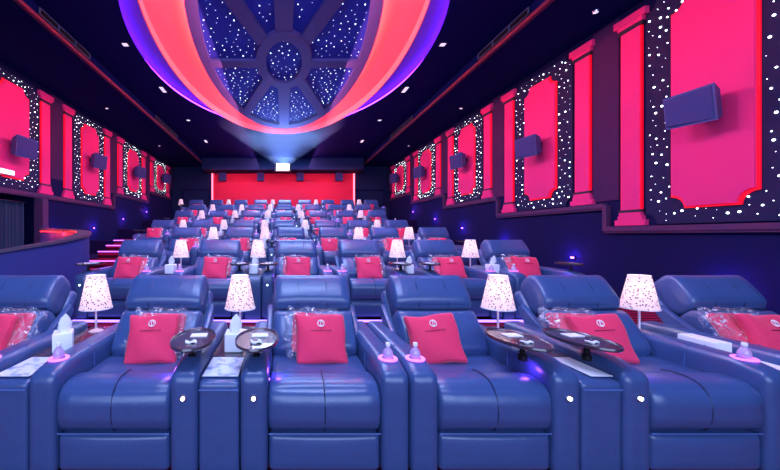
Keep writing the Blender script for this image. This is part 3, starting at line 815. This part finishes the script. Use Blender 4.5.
for k in range(7):
    oy = ROWY[k]-.82; z0 = ROWZ[k]; xs = ROWX[k]; n = len(xs)
    for i, x in enumerate(xs):
        s = TRAY[k][i]
        where = '%s row, %s seat from left' % (ROWN[k], ORD[i])
        rz = random.uniform(-.012, .012) if k else 0
        c = place(CH[s], (x, oy+(random.uniform(-.01, .01) if k else 0), z0), rz, 'blue leather recliner with tray on its %s arm, %s' % ('right' if s > 0 else 'left', where), 'recliner', 'leather recliners in seven rows')
        # tray orientation on this chair
        for ch in c.children if False else [o for o in COL.objects[-60:] if o.parent == c] if c != CH[s] else KIDS[CH[s].name]:
            if ch.name.startswith('swivel_tray'):
                if k == 0 and i in (3, 4): ch.location = (s*.348-.11, .15, .53); ch.rotation_euler = (0, 0, .12)
                elif k == 0: ch.location = (s*.348, .15, .53); ch.rotation_euler = (0, 0, .04 if s > 0 else -.04)
                else: ch.rotation_euler = (0, 0, random.uniform(-.3, .3))
        # cushion
        off = [[.03, .02, .03, -.10, -.10, -.04], [-.02, .0, .02, .04, .05, .04]][k] if k < 2 else random.choice([-.12, -.04, .04, .10])+0
        if isinstance(off, list): off = off[i]
        if not (k == 6 and i in (1, 2, 4, 7)):
            cu_ = place(CUSH, (x+off, oy+.46, z0+.55), 0, 'pink cushion with round white emblem, %s' % where, 'cushion', 'pink cushions on the recliners')
            cu_.rotation_euler = (-math.radians(28), [.02, -.03, .0, -.10, -.06, .03][i % 6] if k == 0 else random.uniform(-.06, .06), random.uniform(-.05, .05))
            if k < 4:
                side = -1 if i in (2, 4, 5) else 1
                if k == 0: offb = {0: .075, 1: .02, 2: -.035, 3: 0, 4: -.10, 5: -.10}[i]
                else: offb = side*.05
                if not (k == 0 and i == 3):
                    q = place(BLAN, (x+off+offb*.8, oy+.54, z0+.565), 0, 'pink blanket in crinkled clear bag behind cushion, %s' % where, 'blanket', 'bagged blankets behind the cushions')
                    q.rotation_euler = (-math.radians(38), random.uniform(-.08, .08), 0)
        # bottle on the cup arm
        if k < 5:
            place(BOT, (x-s*.348, oy+.12, z0+.5535), 0, 'tiny clear bottle in glowing cup ring, %s' % where, 'bottle', 'tiny bottles in the glowing cup rings')
        if k < 2 and not (k == 1 and i == 5):
            tx = x+s*.348+(-.11 if k == 0 and i in (3, 4) else 0)
            place(CARD, (tx+.012, oy+.255, z0+.632), .1, 'white menu card lying on swivel tray, %s' % where, 'card', 'menu cards on the trays')
            place(PACK, (tx+.002, oy+.12, z0+.632), .2, 'small white packet on swivel tray, %s' % where, 'packet', 'small packets on the trays')
        if k == 0 or (k == 1):
            point('button_glow', (x+s*.24, oy+.12, z0+.50), .5 if k == 0 else .35, (.30, .08, 1), .02)
    # consoles, lamps
    for i in range(n-1):
        gap = xs[i+1]-xs[i]
        if gap < .93: continue
        cx = (xs[i]+xs[i+1])/2; w = gap-.836
        btw = 'between %s and %s seats, %s row' % (ORD[i], ORD[i+1], ROWN[k])
        c = place(CON, (cx, oy, z0), 0, 'low leather console %s' % btw, 'console', 'consoles between recliners'); c.scale = (w/.21, 1, 1)
        place(LAMP, (cx, oy+.82, z0+.4975), random.uniform(0, 3), 'lit table lamp with a floral shade %s' % btw, 'lamp', 'small floral table lamps')
        if k < 3: point('lamp_bulb_light', (cx, oy+.82, z0+.4975+.29), 2.2, (1, .74, .56), .03)
        if not (k == 0 and i in (3, 4)):
            t = place(TISS, (cx+(.015 if k == 0 else random.uniform(-.02, .02)), oy+(.42 if k == 0 else .35), z0+.499), 0.5 if (k == 0 and i == 0) else random.uniform(-.1, .1), 'white tissue box with a tissue pulled up %s' % btw, 'tissue box', 'tissue boxes on the consoles')
        if k == 0:
            b = MB(); hw = .09 if i < 3 else .055
            ox = 0 if i < 3 else .035
            b.box(-hw+ox, hw+ox, .0, .38 if i != 1 else .34, 0, .0025)
            o = b.build('paper_mat', M['marble'] if i < 3 else M['paper'], smooth=False, loc=(cx, oy+.03, .4905))
            tag(o, '%s lying on the console %s' % ('pale patterned paper mat' if i < 3 else 'narrow white paper strip', btw), 'paper mat', 'paper mats on the front consoles')
# flat carton on the console between fifth and sixth front chairs
r = empty('flat_carton', (2.575, 2.13, .499)); r.rotation_euler = (0, 0, .0)
tag(r, 'flat pale blue carton on the console between the fifth and sixth front recliners', 'carton')
b = MB(); b.rbox((0, 0, .035), (.10, .20, .07), .006, m=2); b.build('carton', M['card'], r)
b = MB(); b.box(-.02, .02, -.05, .05, .0705, .072); b.build('opening_flap', M['paper'], r, smooth=False)
b = MB(); b.add([(-.05, -.06, 0), (.05, -.06, 0), (.05, 0, .022), (-.05, 0, .022), (.05, .06, .002), (-.05, .06, .002)], [(0,1,2,3), (3,2,4,5)])
tag(b.build('folded_leaflet', M['paper'], smooth=False, loc=(1.56, 2.33, .499)), 'white folded leaflet on the console between the fourth and fifth front recliners', 'leaflet')
# end lamp beside the last row, on a little side table
sd = empty('side_table', (-4.24, 13.75+.3, 1.77)); tag(sd, 'small dark side table at the left end of the back row', 'side table')
b = MB(); b.rbox((0, .2, .47), (.28, .40, .04), .01, m=2); b.build('table_top', M['leather_dark'], sd)
for sx in (-1, 1):
    for sy in (0, 1): b = MB(); b.box(sx*.12-.012, sx*.12+.012, .03+sy*.34-.012, .03+sy*.34+.012, 0, .455); b.build('leg', M['black_metal'], sd, smooth=False)
place(LAMP, (-4.24, 14.28, 1.77+.492), 0, 'lit table lamp with a floral shade at the left end of the back row', 'lamp', 'small floral table lamps')

# emergency lamp on the left nearest panel
e = empty('emergency_lamp', (XL+.075, 6.63, 2.42)); tag(e, 'white horizontal emergency light low on the pink panel above the curtained exit', 'emergency light')
b = MB(); b.box(0, .05, -.25, .25, -.05, .05); b.build('housing', M['paper'], e, smooth=False)
b = MB(); b.box(.05, .065, -.235, .235, -.032, .032); b.build('diffuser', M['white_lamp'], e, smooth=False)

# ------------------------------------------------------------------ lights
def area(name, loc, tgt, sx, sy, e, col):
    L = bpy.data.lights.new(name, 'AREA'); L.shape = 'RECTANGLE'; L.size = sx; L.size_y = sy; L.energy = e; L.color = col
    o = bpy.data.objects.new(name, L); COL.objects.link(o); o.location = loc
    d = Vector(tgt)-Vector(loc); o.rotation_euler = d.to_track_quat('-Z', 'Y').to_euler(); return o
area('screen_light', (0, -4.4, 2.7), (0, 6, 1.2), 8.5, 3.6, 600, (.48, .62, 1))
for y in (1.0, 4.0, 7.5, 11.0, 14.5):
    area('overhead_fill', (0, y, 4.68), (0, y, 0), 2.6, .5, 140, (.42, .56, 1))  # added overhead fill for highlights on the seats, no fixture here
# red-pink wash added to brighten the panelled walls, hung free without a fixture
for s in (-1, 1):
    w = XR if s > 0 else XL
    o = area('wall_fill', (s*1.2, 8.5, 4.5), (w, 8.5, 2.9), 17, .5, 180, (1, .30, .52))
area('rear_wall_fill', (0, 15.6, 4.1), (0, 17, 3.0), 6.6, .08, 34, (1, .2, .26))  # added fill that evens out the red rear wall, no lamp modelled
w = bpy.data.worlds.new('World'); scene.world = w; w.use_nodes = True
w.node_tree.nodes['Background'].inputs[0].default_value = (.01, .012, .04, 1); w.node_tree.nodes['Background'].inputs[1].default_value = .5

# ------------------------------------------------------------------ camera
cam = bpy.data.cameras.new('camera'); co = bpy.data.objects.new('camera', cam); COL.objects.link(co)
co.location = (0, 0, CAMZ); co.rotation_euler = (PI/2, 0, 0)
cam.sensor_fit = 'HORIZONTAL'; cam.sensor_width = 36; cam.lens = 36*347/780; cam.shift_x = 106/780; cam.shift_y = 0
cam.clip_start = .05
scene.camera = co
scene.view_settings.view_transform = 'Standard'
scene.view_settings.look = 'None'
scene.view_settings.exposure = 0.18; scene.view_settings.gamma = 1
scene.view_settings.use_curve_mapping = False
# blue spots added to brighten the star disc, no such fixtures in the hall
for y, ty in ((15.2, 8.5), (-2.5, 5.5)):
    L = bpy.data.lights.new('dome_fill', 'SPOT'); L.energy = 1300; L.color = (.14, .24, 1); L.spot_size = math.radians(38); L.spot_blend = 1; L.shadow_soft_size = .2
    o = bpy.data.objects.new('dome_fill', L); COL.objects.link(o); o.location = (0, y, 3.6)
    o.rotation_euler = (Vector((0, ty, 4.75))-o.location).to_track_quat('-Z', 'Y').to_euler()
# haze cone of the projector beam
P = Vector((-.06, 15.70, 4.30)); b = MB(); n = 24; far = []
for (x, z) in [(math.cos(2*PI*i/n), math.sin(2*PI*i/n)) for i in range(n)]:
    far.append((P.x+x*1.7, 8.9, 4.13+z*.46))
nr = [(P.x+x*.2, P.y, P.z+z*.11) for x, z in [(math.cos(2*PI*i/n), math.sin(2*PI*i/n)) for i in range(n)]]
b.add(nr+far, [tuple(range(n)), tuple(range(2*n-1, n-1, -1))]+[(i, (i+1) % n, (i+1) % n+n, i+n) for i in range(n)])
vm = bpy.data.materials.new('beam_haze'); vm.use_nodes = True; nt = vm.node_tree; nt.nodes.clear()
o = nt.nodes.new('ShaderNodeOutputMaterial'); v = nt.nodes.new('ShaderNodeVolumeScatter'); v.inputs['Density'].default_value = .07; v.inputs['Anisotropy'].default_value = .3
v.inputs['Color'].default_value = (.6, .75, 1, 1); nt.links.new(v.outputs[0], o.inputs['Volume'])
hz = b.build('projector_haze', vm, smooth=False)
tag(hz, 'pale blue hazy projector beam fanning out from the projector window', 'light beam', kind='stuff')
for k, (a, e) in enumerate(((-.085, 1), (-.02, 1), (.05, 1), (.11, 1))):
    L = bpy.data.lights.new('projector_beam', 'SPOT'); L.energy = 1700; L.color = (.12, .30, 1); L.spot_size = math.radians(9); L.spot_blend = 1; L.shadow_soft_size = .03
    o = bpy.data.objects.new('projector_beam', L); COL.objects.link(o); o.location = (P.x, P.y-.02, P.z)
    o.rotation_euler = Vector((math.sin(a)*1.0, -1, -.02)).to_track_quat('-Z', 'Y').to_euler()

point('passage_fill', (-6.1, 6.6, 1.9), 14, (.35, .5, 1), .1)  # blue fill added behind the curtain to brighten it
for y, z in ((6.9, 1.3), (7.7, 1.6)): point('stair_fill', (-3.9, y, z), 7, (.75, .1, .8), .05)  # magenta fill added above the treads, no lamp hangs there
